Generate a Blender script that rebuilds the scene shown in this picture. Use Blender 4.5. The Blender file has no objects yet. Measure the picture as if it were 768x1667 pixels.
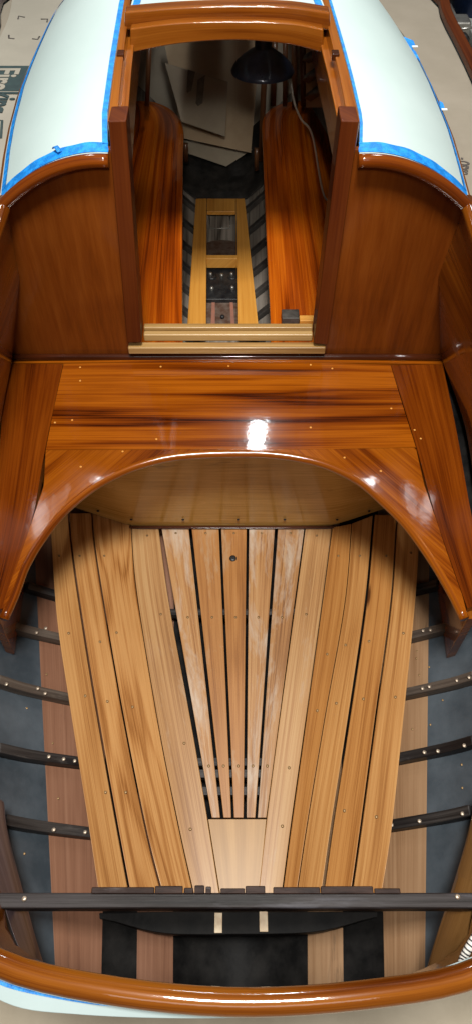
import bpy, bmesh, math, random
from mathutils import Vector, Matrix
random.seed(7)
S = bpy.context.scene
COL = S.collection

# ------------------------------------------------------------------ camera
F, CX, CY, H = 1130.0, 384.0, 833.5, 2.0
TH = math.atan2(817, F)
cam = bpy.data.cameras.new('camera'); camo = bpy.data.objects.new('camera', cam); COL.objects.link(camo)
camo.location = (0, 0, H); camo.rotation_euler = (TH, 0, 0)
cam.sensor_fit = 'VERTICAL'; cam.angle = 2*math.atan(833.5/F); cam.clip_end = 200; cam.clip_start = 0.02
S.camera = camo
FW = Vector((0, math.sin(TH), -math.cos(TH))); UP = Vector((0, math.cos(TH), math.sin(TH)))
def ray(px, py): return Vector(((px-CX)/F, 0, 0)) + FW - UP*((py-CY)/F)
def on(px, py, f):
    """measured photo point -> the real place on surface z=f(x,y)"""
    d = ray(px, py); o = Vector((0, 0, H))
    g = lambda t: (o.z+d.z*t) - f(d.x*t, d.y*t)
    t = 0.3
    while g(t) > 0 and t < 30: t += 0.02
    a, b = t-0.02, t
    for _ in range(30):
        m = (a+b)/2
        if g(m) > 0: a = m
        else: b = m
    return o + d*b
def atz(px, py, z): return on(px, py, lambda x, y: z)
def aty(px, py, y):
    d = ray(px, py); return Vector((0, 0, H)) + d*(y/d.y)

# ------------------------------------------------------------------ materials
def new_mat(name):
    m = bpy.data.materials.new(name); m.use_nodes = True
    nt = m.node_tree; return m, nt, nt.nodes['Principled BSDF']
def N(nt, t, **k):
    n = nt.nodes.new(t)
    for a, v in k.items():
        if a.startswith('i_'):
            n.inputs[a[2:].replace('_', ' ')].default_value = v
        else: setattr(n, a, v)
    return n
def ramp(nt, stops):
    r = nt.nodes.new('ShaderNodeValToRGB'); e = r.color_ramp.elements
    while len(e) < len(stops): e.new(0.5)
    for i, (p, c) in enumerate(stops):
        e[i].position = p; e[i].color = (c[0], c[1], c[2], 1)
    return r
def math_n(nt, op, a, b=None):
    n = nt.nodes.new('ShaderNodeMath'); n.operation = op
    for i, v in enumerate((a, b)):
        if v is None: continue
        if isinstance(v, (int, float)): n.inputs[i].default_value = v
        else: nt.links.new(v, n.inputs[i])
    return n.outputs[0]
def wood(name, dark, mid, light, rough=.35, coat=0.0, su=1.3, sv=9.0, rings=3.0, ringw=.45, patch=None, patch_amt=0.0, bump=.15, var=.25, coat_rough=.06, pores=.3, knots=False, blot=.55, spec=None, gain=1.0, wavy=.1):
    m, nt, b = new_mat(name); L = nt.links.new
    uv = N(nt, 'ShaderNodeUVMap'); oi = N(nt, 'ShaderNodeObjectInfo')
    w = math_n(nt, 'MULTIPLY', oi.outputs['Random'], 53.0)
    def noise(sx, sy, detail, rough_, dist=0.0, off=0.0):
        mp = N(nt, 'ShaderNodeMapping'); mp.inputs['Scale'].default_value = (sx, sy, 1)
        L(uv.outputs[0], mp.inputs[0])
        n = N(nt, 'ShaderNodeTexNoise', noise_dimensions='4D'); n.inputs['Scale'].default_value = 1
        n.inputs['Detail'].default_value = detail; n.inputs['Roughness'].default_value = rough_; n.inputs['Distortion'].default_value = dist
        L(mp.outputs[0], n.inputs['Vector'])
        L(math_n(nt, 'ADD', w, off), n.inputs['W'])
        return n.outputs['Fac']
    base = noise(su, sv, 2, .45, .15)
    ring = math_n(nt, 'SINE', math_n(nt, 'MULTIPLY', base, rings*18.0))
    ring = math_n(nt, 'POWER', math_n(nt, 'ADD', math_n(nt, 'MULTIPLY', ring, .5), .5), .6)
    streak = noise(su*1.6, sv*12, 6, .68, wavy, 3.1)
    fine = noise(su*4, sv*60, 3, .6, 0, 9.7)
    broad = noise(su*1.1, sv*.45, 3, .5, .4, 17.0)
    a = math_n(nt, 'MULTIPLY', ring, ringw)
    a = math_n(nt, 'ADD', a, math_n(nt, 'MULTIPLY', streak, 1.25-ringw))
    a = math_n(nt, 'ADD', a, math_n(nt, 'MULTIPLY', math_n(nt, 'SUBTRACT', fine, .5), pores))
    a = math_n(nt, 'ADD', a, math_n(nt, 'MULTIPLY', math_n(nt, 'SUBTRACT', broad, .5), blot))
    a = math_n(nt, 'SUBTRACT', a, .12)
    if gain != 1: a = math_n(nt, 'ADD', math_n(nt, 'MULTIPLY', math_n(nt, 'SUBTRACT', a, .5), gain), .5)
    r = ramp(nt, [(.26, dark), (.48, mid), (.74, light)]); L(a, r.inputs[0])
    col = r.outputs[0]
    if patch:
        p = noise(3.0, 16, 5, .7, .6, 31.0)
        pr = ramp(nt, [(.62-patch_amt*.35, (0, 0, 0)), (.78-patch_amt*.3, (1, 1, 1))]); L(p, pr.inputs[0])
        mx = N(nt, 'ShaderNodeMix', data_type='RGBA'); L(pr.outputs[0], mx.inputs[0]); L(col, mx.inputs[6])
        mx.inputs[7].default_value = (*patch, 1); col = mx.outputs[2]
    if knots:
        mp = N(nt, 'ShaderNodeMapping'); mp.inputs['Scale'].default_value = (1.1, 6, 1); L(uv.outputs[0], mp.inputs[0])
        vo = N(nt, 'ShaderNodeTexVoronoi', voronoi_dimensions='2D'); L(mp.outputs[0], vo.inputs['Vector']); vo.inputs['Scale'].default_value = 1
        kr = ramp(nt, [(.022, (1, 1, 1)), (.055, (0, 0, 0))]); L(vo.outputs['Distance'], kr.inputs[0])
        mx = N(nt, 'ShaderNodeMix', data_type='RGBA'); L(kr.outputs[0], mx.inputs[0]); L(col, mx.inputs[6])
        mx.inputs[7].default_value = (dark[0]*.35, dark[1]*.3, dark[2]*.3, 1); col = mx.outputs[2]
    hs = N(nt, 'ShaderNodeHueSaturation'); L(col, hs.inputs['Color'])
    L(math_n(nt, 'ADD', math_n(nt, 'MULTIPLY', oi.outputs['Random'], var), 1-var/2), hs.inputs['Value'])
    L(hs.outputs[0], b.inputs['Base Color'])
    rr = math_n(nt, 'ADD', math_n(nt, 'MULTIPLY', math_n(nt, 'SUBTRACT', broad, .5), .25), rough); L(rr, b.inputs['Roughness'])
    b.inputs['Coat Weight'].default_value = coat; b.inputs['Coat Roughness'].default_value = coat_rough
    bp = N(nt, 'ShaderNodeBump'); bp.inputs['Strength'].default_value = bump; bp.inputs['Distance'].default_value = .002
    L(math_n(nt, 'ADD', math_n(nt, 'MULTIPLY', streak, .5), math_n(nt, 'MULTIPLY', fine, .5)), bp.inputs['Height']); L(bp.outputs[0], b.inputs['Normal'])
    b.inputs['Specular IOR Level'].default_value = (.5-.42*coat) if spec is None else spec
    if coat:
        b2 = N(nt, 'ShaderNodeBump'); b2.inputs['Strength'].default_value = .09; b2.inputs['Distance'].default_value = .004
        L(noise(22, 34, 4, .55, 0, 41.0), b2.inputs['Height']); L(b2.outputs[0], b.inputs['Coat Normal'])
    return m
def plain(name, c, rough=.5, metal=0.0, c2=None, scale=14.0, bump=0.0, detail=5, coat=0.0, lo=.38, hi=.68, spec=.5):
    m, nt, b = new_mat(name); L = nt.links.new
    b.inputs['Roughness'].default_value = rough; b.inputs['Metallic'].default_value = metal; b.inputs['Coat Weight'].default_value = coat
    b.inputs['Specular IOR Level'].default_value = spec
    b.inputs['Base Color'].default_value = (*c, 1)
    tc = N(nt, 'ShaderNodeTexCoord')
    n = N(nt, 'ShaderNodeTexNoise'); n.inputs['Scale'].default_value = scale; n.inputs['Detail'].default_value = detail; n.inputs['Roughness'].default_value = .62
    L(tc.outputs['Object'], n.inputs['Vector'])
    if c2:
        r = ramp(nt, [(lo, c), (hi, c2)]); L(n.outputs['Fac'], r.inputs[0]); L(r.outputs[0], b.inputs['Base Color'])
    rr = N(nt, 'ShaderNodeMapRange'); rr.inputs[3].default_value = rough-.1; rr.inputs[4].default_value = min(1, rough+.12); L(n.outputs['Fac'], rr.inputs[0]); L(rr.outputs[0], b.inputs['Roughness'])
    if bump:
        n2 = N(nt, 'ShaderNodeTexNoise'); n2.inputs['Scale'].default_value = scale*5; n2.inputs['Detail'].default_value = 4; L(tc.outputs['Object'], n2.inputs['Vector'])
        bp = N(nt, 'ShaderNodeBump'); bp.inputs['Strength'].default_value = bump; bp.inputs['Distance'].default_value = .003; L(n2.outputs['Fac'], bp.inputs['Height']); L(bp.outputs[0], b.inputs['Normal'])
    return m
M = {}
# varnished mahogany
M['deck']  = wood('varnished_mahogany', (.030,.0038,.0004), (.150,.028,.0011), (.30,.076,.0032), .25, 1.0, .9, 15, 1.0, .30, bump=.05, var=.1, coat_rough=.07, blot=.5, gain=1.15, wavy=.9)
M['deckd'] = wood('dark_mahogany', (.045,.007,.0007), (.115,.021,.0013), (.19,.042,.0025), .25, 1.0, 1.2, 12, 1.0, .22, bump=.05, var=.1, coat_rough=.06)
M['arm']   = wood('arm_mahogany', (.060,.009,.0006), (.165,.034,.0016), (.27,.070,.0035), .25, 1.0, 1.0, 16, 1.0, .26, bump=.05, var=.08, coat_rough=.07, blot=.4, gain=1.1)
M['bulk']  = wood('bulkhead_plywood', (.080,.017,.0017), (.138,.031,.003), (.19,.050,.006), .35, .9, 1.6, 2.6, .5, .0, bump=.05, var=.06, coat_rough=.10, blot=1.0, gain=.75)
M['post']  = wood('post_mahogany', (.045,.0075,.0012), (.072,.0135,.002), (.10,.022,.0034), .5, .2, 1.0, 8, 1.0, .25, bump=.05, var=.06, coat_rough=.05, spec=.12)
M['rail']  = wood('orange_mahogany', (.13,.029,.002), (.22,.060,.005), (.30,.095,.010), .3, .9, 1.2, 12, 1.0, .25, bump=.05, var=.1)
M['ring']  = wood('coaming_mahogany', (.060,.011,.001), (.145,.035,.0025), (.25,.076,.006), .25, 1.0, 1.0, 9, 1.0, .3, bump=.05, var=.05, blot=.9)
M['berth'] = wood('berth_mahogany', (.12,.015,.0008), (.34,.058,.002), (.56,.135,.006), .28, .8, .6, 13, 1.2, .30, bump=.05, var=.05)
M['trim']  = wood('dark_trim_wood', (.020,.004,.001), (.045,.010,.003), (.07,.018,.006), .25, 1.0, 1.2, 8, 1.0, .25, bump=.05, var=.1)
# pine / fir sole
GREY = (.45,.36,.27)
M['fir']   = wood('golden_fir', (.26,.105,.026), (.385,.178,.052), (.48,.25,.086), .40, .25, .6, 6, 2.5, .12, bump=.25, var=.12, coat_rough=.2, knots=True, blot=.25, pores=.9, gain=1.15)
M['fir2']  = wood('cathedral_fir', (.235,.090,.021), (.38,.170,.049), (.49,.255,.090), .40, .25, 1.2, 13, 2.6, .30, bump=.25, var=.06, coat_rough=.2, blot=.25, pores=.9, gain=1.1)
M['firp']  = wood('pale_fir', (.25,.115,.036), (.375,.195,.072), (.45,.265,.112), .44, .15, .6, 7, 1.2, .10, (.42,.29,.18), .12, bump=.25, var=.05, coat_rough=.25, blot=.4, pores=.9, gain=1.1)
M['fird']  = wood('amber_fir', (.235,.086,.018), (.36,.152,.038), (.44,.205,.058), .38, .3, .6, 7, 1.5, .12, bump=.25, var=.10, coat_rough=.2, knots=True, blot=.25, pores=.9, gain=1.15)
M['slatw'] = wood('weathered_sheen_slat', (.20,.085,.028), (.345,.168,.06), (.42,.235,.098), .44, .15, .7, 7, 1.2, .10, (.46,.37,.285), .40, bump=.3, var=.12, coat_rough=.25, pores=.9, gain=1.15)  # pale patches: wear plus varnish sheen painted into the colour
M['slat']  = wood('amber_slat', (.23,.09,.024), (.355,.155,.044), (.43,.215,.075), .42, .2, .9, 7, 1.2, .12, (.43,.31,.19), .15, bump=.2, var=.12, coat_rough=.25, pores=.6)  # same wear and painted sheen patches, fainter
M['yellow']= wood('yellow_plywood', (.31,.165,.05), (.38,.21,.07), (.44,.26,.095), .42, .1, 1.0, 3, .5, .12, bump=.08, var=.05)
M['seat']  = wood('brown_plywood', (.27,.140,.030), (.42,.235,.058), (.54,.32,.095), .24, .6, 2.5, 20, .8, .10, (.12,.06,.015), .03, bump=.05, var=.05, coat_rough=.13)
M['sill']  = wood('bare_sill_wood', (.20,.105,.030), (.32,.185,.062), (.43,.28,.115), .4, .3, 1.0, 20, 1.0, .2, (.52,.42,.26), .12, bump=.15, var=.1, coat_rough=.2)
M['casew'] = wood('honey_oak', (.44,.165,.022), (.60,.26,.040), (.70,.34,.065), .4, .2, 1.0, 9, .8, .15, bump=.1, var=.05, coat_rough=.25)
# hull
M['blue']  = plain('blue_grey_paint', (.031,.042,.052), .42, 0, (.092,.110,.127), 4.5, .3, 9, lo=.36, hi=.70, spec=.35)
M['black'] = plain('gap_shade_black', (.005,.005,.005), .55, 0, (.018,.017,.016), 13, .3, 8, spec=.08)
M['brown'] = wood('brown_strake', (.16,.072,.042), (.225,.108,.063), (.285,.15,.092), .5, .1, .8, 5, 1, .12, (.10,.050,.034), .05, bump=.2, var=.1, coat_rough=.3, blot=.8)
M['browno']= wood('tan_strake', (.15,.075,.033), (.25,.138,.068), (.34,.205,.110), .5, .1, .8, 5, 1, .2, (.11,.070,.042), .12, bump=.2, var=.1, coat_rough=.3, blot=.9)
M['rib']   = wood('grey_rib_paint', (.024,.017,.013), (.068,.052,.041), (.115,.092,.074), .5, .0, 1.2, 10, 1, .2, (.15,.125,.10), .12, bump=.4, var=.2, spec=.25, gain=1.3)
M['ribd']  = wood('dark_rib_paint', (.008,.006,.006), (.020,.017,.016), (.05,.045,.042), .5, .0, 1.2, 10, 1, .2, (.11,.10,.09), .12, bump=.4, var=.2, spec=.25, gain=1.2)
M['beam']  = wood('tarred_beam', (.005,.0035,.003), (.016,.012,.011), (.04,.034,.034), .5, .0, 1.6, 12, 1, .2, (.075,.072,.082), .10, bump=.45, var=.05, spec=.2, gain=1.3)
M['notch'] = wood('scraped_strip', (.010,.005,.004), (.024,.012,.009), (.05,.028,.022), .55, .0, 9, 9, 1, .15, (.13,.11,.11), .1, bump=.4, var=.1, spec=.15)
M['clampl']= wood('violet_brown_board', (.030,.020,.022), (.065,.045,.048), (.10,.075,.075), .35, .4, 1.0, 8, 1, .25, bump=.1, coat_rough=.2)
M['clampr']= wood('amber_brown_board', (.065,.028,.008), (.13,.060,.016), (.18,.090,.028), .35, .4, 1.0, 10, 1, .25, bump=.1, coat_rough=.2)
M['cream_strip']   = plain('cream_tone', (.72,.58,.38), .5, 0, (.62,.45,.28), 60)
M['bilge'] = plain('dark_bilge', (.006,.005,.004), .6, 0, (.02,.016,.013), 20, .2)
M['rust']  = plain('rusty_plate', (.085,.040,.024), .6, .1, (.16,.12,.095), 28, .5, 7)
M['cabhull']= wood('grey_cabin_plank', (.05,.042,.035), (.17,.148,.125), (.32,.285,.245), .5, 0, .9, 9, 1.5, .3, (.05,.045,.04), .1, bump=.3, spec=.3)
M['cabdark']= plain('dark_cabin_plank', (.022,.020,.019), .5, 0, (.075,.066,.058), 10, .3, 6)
M['cabwood']= wood('cabin_batten', (.06,.022,.010), (.12,.045,.018), (.17,.075,.03), .4, .2, 1, 10, 1, .3)
M['cream'] = plain('cream_lining', (.52,.46,.36), .6, 0, (.6,.54,.43), 5)
M['iron']  = plain('black_iron', (.010,.010,.012), .38, .2, (.03,.03,.03), 30, .3)
M['salmon']= plain('salmon_primer', (.34,.14,.09), .6, 0, (.25,.12,.09), 30)
# paint, tape, misc
M['white'] = plain('pale_cabin_paint', (.445,.55,.535), .45, 0, (.50,.60,.585), 2.2, .12, 9, lo=.3, hi=.7)
M['tape']  = plain('blue_masking_tape', (.003,.17,.55), .5, 0, (.012,.29,.82), 55, .6, lo=.42, hi=.62)
M['tapee'] = plain('thin_white_tape', (.75,.78,.8), .5)
M['card']  = plain('pale_cardboard', (.30,.275,.225), .85, 0, (.35,.32,.26), 3.0, .1, spec=.2)
M['card2'] = plain('tan_cardboard', (.255,.22,.17), .85, 0, (.30,.26,.205), 3.0, .1, spec=.2)
M['card3'] = plain('brown_cardboard', (.44,.33,.215), .85, 0, (.53,.41,.275), 5.0, .15, spec=.2)
M['card4'] = plain('grey_paperboard', (.37,.32,.245), .85, 0, (.47,.41,.315), 4.0, .15, spec=.2)
M['ink']   = plain('dark_green_ink', (.022,.040,.042), .8, 0, (.03,.055,.055), 40)
M['pen']   = plain('grey_ink', (.07,.06,.055), .8)
M['smudge']= plain('grey_smudge', (.12,.11,.09), .8, 0, (.2,.185,.15), 30)
M['blackish']= plain('blackish_overlay', (.018,.017,.016), .5, 0, (.06,.055,.05), 14, .3, 7, spec=.25)
M['brass'] = plain('brass_screw', (.55,.42,.22), .3, .9, (.35,.25,.12), 90)
M['screwm']= plain('aged_screw', (.30,.19,.085), .45, .6, (.12,.07,.03), 120)
M['copper']= plain('dull_rivet', (.42,.34,.26), .4, .6, (.25,.2,.15), 90)
M['lamp']  = plain('black_enamel', (.035,.044,.072), .3, .3, (.07,.085,.125), 12, .05, coat=.7)
M['cord']  = plain('pale_cord', (.28,.24,.19), .5)
M['steel'] = plain('dull_steel', (.42,.41,.38), .35, .8, (.25,.24,.22), 30, .2)
M['bluep'] = plain('blue_plastic', (.010,.028,.10), .4, 0, (.018,.045,.15), 10)
M['floor'] = plain('workshop_floor', (.40,.345,.26), .75, 0, (.50,.44,.34), 4, .15, 8, spec=.3)
M['bench'] = plain('grey_bench', (.20,.205,.19), .6, 0, (.30,.30,.27), 8, .1)
M['ropew'] = plain('white_rope', (.75,.72,.66), .7)
M['ropeb'] = plain('dark_rope_fleck', (.02,.02,.025), .7)
M['hullp'] = plain('white_topside_paint', (.40,.50,.50), .4, 0, (.44,.54,.54), 3)
M['blockd']= plain('dark_block', (.03,.026,.022), .5, 0, (.09,.08,.07), 25)

# ------------------------------------------------------------------ helpers
WORLD = {}
def link(name, me, mat, parent, loc=None):
    o = bpy.data.objects.new(name, me); COL.objects.link(o)
    if mat is not None:
        for m in (mat if isinstance(mat, (list, tuple)) else [mat]): me.materials.append(M[m])
    if parent is not None:
        o.parent = parent; o.matrix_parent_inverse = WORLD.get(parent.name, Matrix()).inverted()
    if loc is not None: o.location = loc
    WORLD[o.name] = Matrix.Translation(loc) if loc is not None else Matrix()
    return o
def empty(name, loc, label, cat, group=None):
    o = bpy.data.objects.new(name, None); COL.objects.link(o); o.location = loc; o.empty_display_size = .05
    o['label'] = label; o['category'] = cat
    if group: o['group'] = group
    WORLD[o.name] = Matrix.Translation(loc)
    return o
def tag(o, label=None, cat=None, group=None, kind=None):
    for k, v in (('label', label), ('category', cat), ('group', group), ('kind', kind)):
        if v: o[k] = v
    return o
def bevel(o, w, seg=2):
    if w:
        b = o.modifiers.new('bevel', 'BEVEL'); b.width = w; b.segments = seg; b.limit_method = 'ANGLE'; b.angle_limit = math.radians(40); b.harden_normals = True
    return o
def resample(P, n, smooth=True):
    P = [Vector(p) for p in P]
    if len(P) == 2 or not smooth:
        Q = P
    else:
        Q = []
        E = [P[0]*2-P[1]] + P + [P[-1]*2-P[-2]]
        for i in range(1, len(E)-2):
            p0, p1, p2, p3 = E[i-1:i+3]
            for k in range(12):
                t = k/12
                Q.append(.5*((2*p1)+(p2-p0)*t+(2*p0-5*p1+4*p2-p3)*t*t+(3*p1-p0-3*p2+p3)*t**3))
        Q.append(P[-1])
    d = [0]
    for a, b in zip(Q, Q[1:]): d.append(d[-1]+(b-a).length)
    out = []; j = 0
    for i in range(n):
        s = d[-1]*i/(n-1)
        while j < len(d)-2 and d[j+1] < s: j += 1
        t = (s-d[j])/max(1e-9, d[j+1]-d[j]); out.append(Q[j].lerp(Q[j+1], min(1, max(0, t))))
    return out
def grid(name, rows, mat, parent, thick=0.0, dirn=None, bev=0.0, uvswap=False, smooth=True, flip=False, uvang=0.0, plane=None):
    """rows: list of point rows; makes a slab of given thickness below it"""
    nr, nc = len(rows), len(rows[0])
    bm = bmesh.new(); uvl = bm.loops.layers.uv.new('UVMap')
    top = [[bm.verts.new(p) for p in r] for r in rows]
    ru, rv = random.uniform(0, 9), random.uniform(0, 9)
    us = [0.0]
    mid = rows[nr//2]
    for a, b in zip(mid, mid[1:]): us.append(us[-1]+(b-a).length)
    vs = [0.0]
    for i in range(nr-1): vs.append(vs[-1]+(rows[i+1][nc//2]-rows[i][nc//2]).length)
    uvof = {}
    ca, sa = math.cos(uvang), math.sin(uvang)
    for i in range(nr):
        for j in range(nc):
            u, v = us[j], vs[i]
            if uvswap: u, v = v, u
            u, v = u*ca+v*sa, -u*sa+v*ca
            if plane == 'xz': u, v = rows[i][j].z, rows[i][j].x
            elif plane: q = rows[i][j]; u, v = q.x*plane[0]+q.y*plane[1], -q.x*plane[1]+q.y*plane[0]
            uvof[top[i][j]] = (u+ru, v+rv)
    def face(vv):
        if flip: vv = vv[::-1]
        try: return bm.faces.new(vv)
        except ValueError: return None
    for i in range(nr-1):
        for j in range(nc-1): face([top[i][j], top[i][j+1], top[i+1][j+1], top[i+1][j]])
    if thick:
        bm.normal_update()
        bot = []
        for i in range(nr):
            r = []
            for j in range(nc):
                n = Vector(dirn) if dirn is not None else -top[i][j].normal
                v = bm.verts.new(top[i][j].co + n*thick); uvof[v] = (uvof[top[i][j]][0], uvof[top[i][j]][1]+thick); r.append(v)
            bot.append(r)
        for i in range(nr-1):
            for j in range(nc-1): face([bot[i][j], bot[i+1][j], bot[i+1][j+1], bot[i][j+1]])
        for j in range(nc-1):
            face([top[0][j], bot[0][j], bot[0][j+1], top[0][j+1]]); face([top[-1][j+1], bot[-1][j+1], bot[-1][j], top[-1][j]])
        for i in range(nr-1):
            face([top[i+1][0], bot[i+1][0], bot[i][0], top[i][0]]); face([top[i][-1], bot[i][-1], bot[i+1][-1], top[i+1][-1]])
        bmesh.ops.recalc_face_normals(bm, faces=bm.faces)
    for f in bm.faces:
        f.smooth = smooth
        for l in f.loops: l[uvl].uv = uvof[l.vert]
    me = bpy.data.meshes.new(name); bm.to_mesh(me); bm.free()
    o = link(name, me, mat, parent)
    if thick:
        if bev: bevel(o, bev)
        elif smooth:
            for e in me.polygons: e.use_smooth = False
    return o
def loft(name, curves, mat, parent, n=24, m=4, surf=None, dz=0.0, sm=True, **k):
    R = [resample(c, n, sm and len(c) > 2) for c in curves]
    rows = []
    for a, b in zip(R, R[1:]):
        for i in range(m):
            rows.append([p.lerp(q, i/m) for p, q in zip(a, b)])
    rows.append(R[-1])
    if surf: rows = [[Vector((p.x, p.y, surf(p.x, p.y)+dz)) for p in r] for r in rows]
    return grid(name, rows, mat, parent, **k)
def box(name, lo, hi, mat, parent, bev=.003, rotz=0.0, uvax=0):
    lo, hi = Vector(lo), Vector(hi)
    bm = bmesh.new(); uvl = bm.loops.layers.uv.new('UVMap')
    bmesh.ops.create_cube(bm, size=1)
    c, s = (lo+hi)/2, hi-lo
    R = Matrix.Rotation(rotz, 4, 'Z')
    ru = random.uniform(0, 9)
    for f in bm.faces:
        nx = max(range(3), key=lambda i: abs(f.normal[i]))
        for l in f.loops:
            p = Vector((l.vert.co.x*s.x, l.vert.co.y*s.y, l.vert.co.z*s.z))
            others = [i for i in range(3) if i != uvax]
            u = p[uvax]; v = p[others[0]] + p[others[1]]
            l[uvl].uv = (u+ru, v+ru)
    for v in bm.verts: v.co = R @ Vector((v.co.x*s.x, v.co.y*s.y, v.co.z*s.z)) + c
    me = bpy.data.meshes.new(name); bm.to_mesh(me); bm.free()
    for p in me.polygons: p.use_smooth = bool(bev)
    return bevel(link(name, me, mat, parent), bev)
def sweep(name, path, prof, mat, parent, up=(0, 0, 1), caps=True, bev=0.0, smooth=True, n=None):
    """prof: closed list of (side, up) offsets"""
    P = resample(path, n) if n else [Vector(p) for p in path]
    bm = bmesh.new(); uvl = bm.loops.layers.uv.new('UVMap'); uvof = {}
    rings = []; d = 0; ru = random.uniform(0, 9); up = Vector(up)
    for i, p in enumerate(P):
        t = (P[min(i+1, len(P)-1)]-P[max(i-1, 0)]).normalized()
        s = t.cross(up).normalized(); u = s.cross(t).normalized()
        if i: d += (p-P[i-1]).length
        r = []; acc = 0
        for k, (a, b) in enumerate(prof):
            v = bm.verts.new(p+s*a+u*b)
            if k: acc += math.hypot(a-prof[k-1][0], b-prof[k-1][1])
            uvof[v] = (d+ru, acc+ru); r.append(v)
        rings.append(r)
    m = len(prof)
    for a, b in zip(rings, rings[1:]):
        for k in range(m): bm.faces.new([a[k], a[(k+1) % m], b[(k+1) % m], b[k]])
    if caps: bm.faces.new(rings[0]); bm.faces.new(rings[-1][::-1])
    bmesh.ops.recalc_face_normals(bm, faces=bm.faces)
    for f in bm.faces:
        f.smooth = smooth
        for l in f.loops: l[uvl].uv = uvof[l.vert]
    me = bpy.data.meshes.new(name); bm.to_mesh(me); bm.free()
    o = link(name, me, mat, parent)
    if bev: bevel(o, bev)
    return o
def circ(r, n=14, ry=None): return [(r*math.cos(2*math.pi*i/n), (ry or r)*math.sin(2*math.pi*i/n)) for i in range(n)]
def rect(w, h): return [(-w/2, 0), (w/2, 0), (w/2, h), (-w/2, h)]
def lathe(name, prof, mat, parent, base, axis=Vector((0, 0, 1)), n=40):
    q = Vector((0, 0, 1)).rotation_difference(axis).to_matrix()
    bm = bmesh.new(); rings = []
    for r, z in prof:
        rings.append([bm.verts.new(Vector(base)+q @ Vector((r*math.cos(2*math.pi*i/n), r*math.sin(2*math.pi*i/n), z))) for i in range(n)])
    for a, b in zip(rings, rings[1:]):
        for i in range(n): bm.faces.new([a[i], a[(i+1) % n], b[(i+1) % n], b[i]])
    bmesh.ops.recalc_face_normals(bm, faces=bm.faces)
    for f in bm.faces: f.smooth = True
    me = bpy.data.meshes.new(name); bm.to_mesh(me); bm.free()
    return link(name, me, mat, parent)
# screw head mesh shared
def head_mesh(r, mat):
    bm = bmesh.new(); bmesh.ops.create_uvsphere(bm, u_segments=12, v_segments=8, radius=r)
    for v in bm.verts: v.co.z *= .45
    for f in bm.faces: f.smooth = True
    me = bpy.data.meshes.new('screw_head'); bm.to_mesh(me); bm.free(); me.materials.append(M[mat]); return me
SCREW = head_mesh(.0043, 'screwm'); NAIL = head_mesh(.0034, 'screwm'); DARKS = head_mesh(.005, 'iron'); PLUG = head_mesh(.0032, 'casew'); RIVET = head_mesh(.0054, 'copper')
def stud(name, me, p, parent):
    o = bpy.data.objects.new(name, me); COL.objects.link(o); o.parent = parent
    o.matrix_parent_inverse = WORLD.get(parent.name, Matrix()).inverted(); o.location = p
    return o
def text_mesh(name, body, size, mat, parent, loc, rotz, extr=.0008, shear=0, xs=1.0):
    c = bpy.data.curves.new('t', 'FONT'); c.body = body; c.size = size; c.extrude = extr; c.offset = .006*size/0.1*.35
    t = bpy.data.objects.new('t', c); COL.objects.link(t)
    bpy.context.view_layer.update()
    me = bpy.data.meshes.new_from_object(t.evaluated_get(bpy.context.evaluated_depsgraph_get()))
    bpy.data.objects.remove(t)
    me.materials.clear()
    me.transform(Matrix.Translation(loc) @ Matrix.Rotation(rotz, 4, 'Z') @ Matrix.Diagonal((xs, 1, 1, 1)))
    me.name = name
    return link(name, me, mat, parent)

# ------------------------------------------------------------------ the boat
boat = empty('wooden_boat', (0, 1.7, -.22), 'varnished mahogany boat with pale cabin top, open hatch and slatted cockpit sole', 'boat')
def lin(a, b):
    return lambda y: a.x + (b.x-a.x)*(y-a.y)/(b.y-a.y)
FL = lin(atz(213, 858, 0), atz(311, 1447, 0)); FR = lin(atz(540, 858, 0), atz(460, 1447, 0))
def soft(s, k=.02): return (s+math.sqrt(s*s+k*k))/2
def sole(x, y):
    return .62*(soft(FL(y)-x)+soft(x-FR(y)))
EL = lin(on(85, 880, sole), on(160, 1447, sole)); ER = lin(on(682, 880, sole), on(622, 1445, sole))
def hull(x, y):
    s = max(EL(y)-x, x-ER(y))
    c = (FL(y)+FR(y))/2
    return sole(x, y)-.075 + .38*soft(s) + .5*soft(s-.14) - .05*max(0, 1-abs(x-c)/.2)

# --- floorboards: (left edge px polyline, right edge px polyline, material)
Lseam = [[(83,862),(93,1005),(115,1155),(141,1320),(160,1447),(165,1476)],
         [(112,835),(118,900),(144,1074),(180,1284),(210,1447),(216,1476)],
         [(150,835),(156,900),(195,1134),(236,1343),(262,1447),(269,1476)],
         [(213,852),(222,960),(256,1170),(290,1343),(313,1447),(319,1476)],
         [(258,858),(275,980),(306,1148),(330,1285),(356,1447),(361,1476)]]
Rseam = [[(497,858),(481,980),(455,1170),(434,1331),(421,1447),(418,1476)],
         [(540,858),(524,980),(495,1190),(474,1340),(460,1447),(456,1476)],
         [(572,852),(561,980),(528,1170),(500,1340),(484,1447),(479,1476)],
         [(608,838),(595,980),(566,1180),(541,1340),(526,1447),(521,1476)],
         [(646,838),(636,980),(612,1160),(588,1340),(573,1447),(568,1476)],
         [(683,862),(675,980),(657,1160),(638,1340),(622,1447),(618,1476)]]
def plank(a, b, mat, label=None, gapL=.0015, gapR=.0015, thick=.018, dz=0.0):
    A = [on(*p, sole) for p in a]; B = [on(*p, sole) for p in b]
    for p in A: p.x += gapL
    for p in B: p.x -= gapR
    o = loft('floorboard', [B, A], mat, boat, n=30, m=3, surf=sole, dz=dz, thick=thick, dirn=(0, 0, -1), bev=.0022)
    if label: o['label'] = label
    return o
boards = {}
boards['L0'] = plank(Lseam[0], Lseam[1], 'fir', None, .0, .0026)
boards['L1'] = plank(Lseam[1], Lseam[2], 'fir2', None, .0026, .0020)
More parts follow.
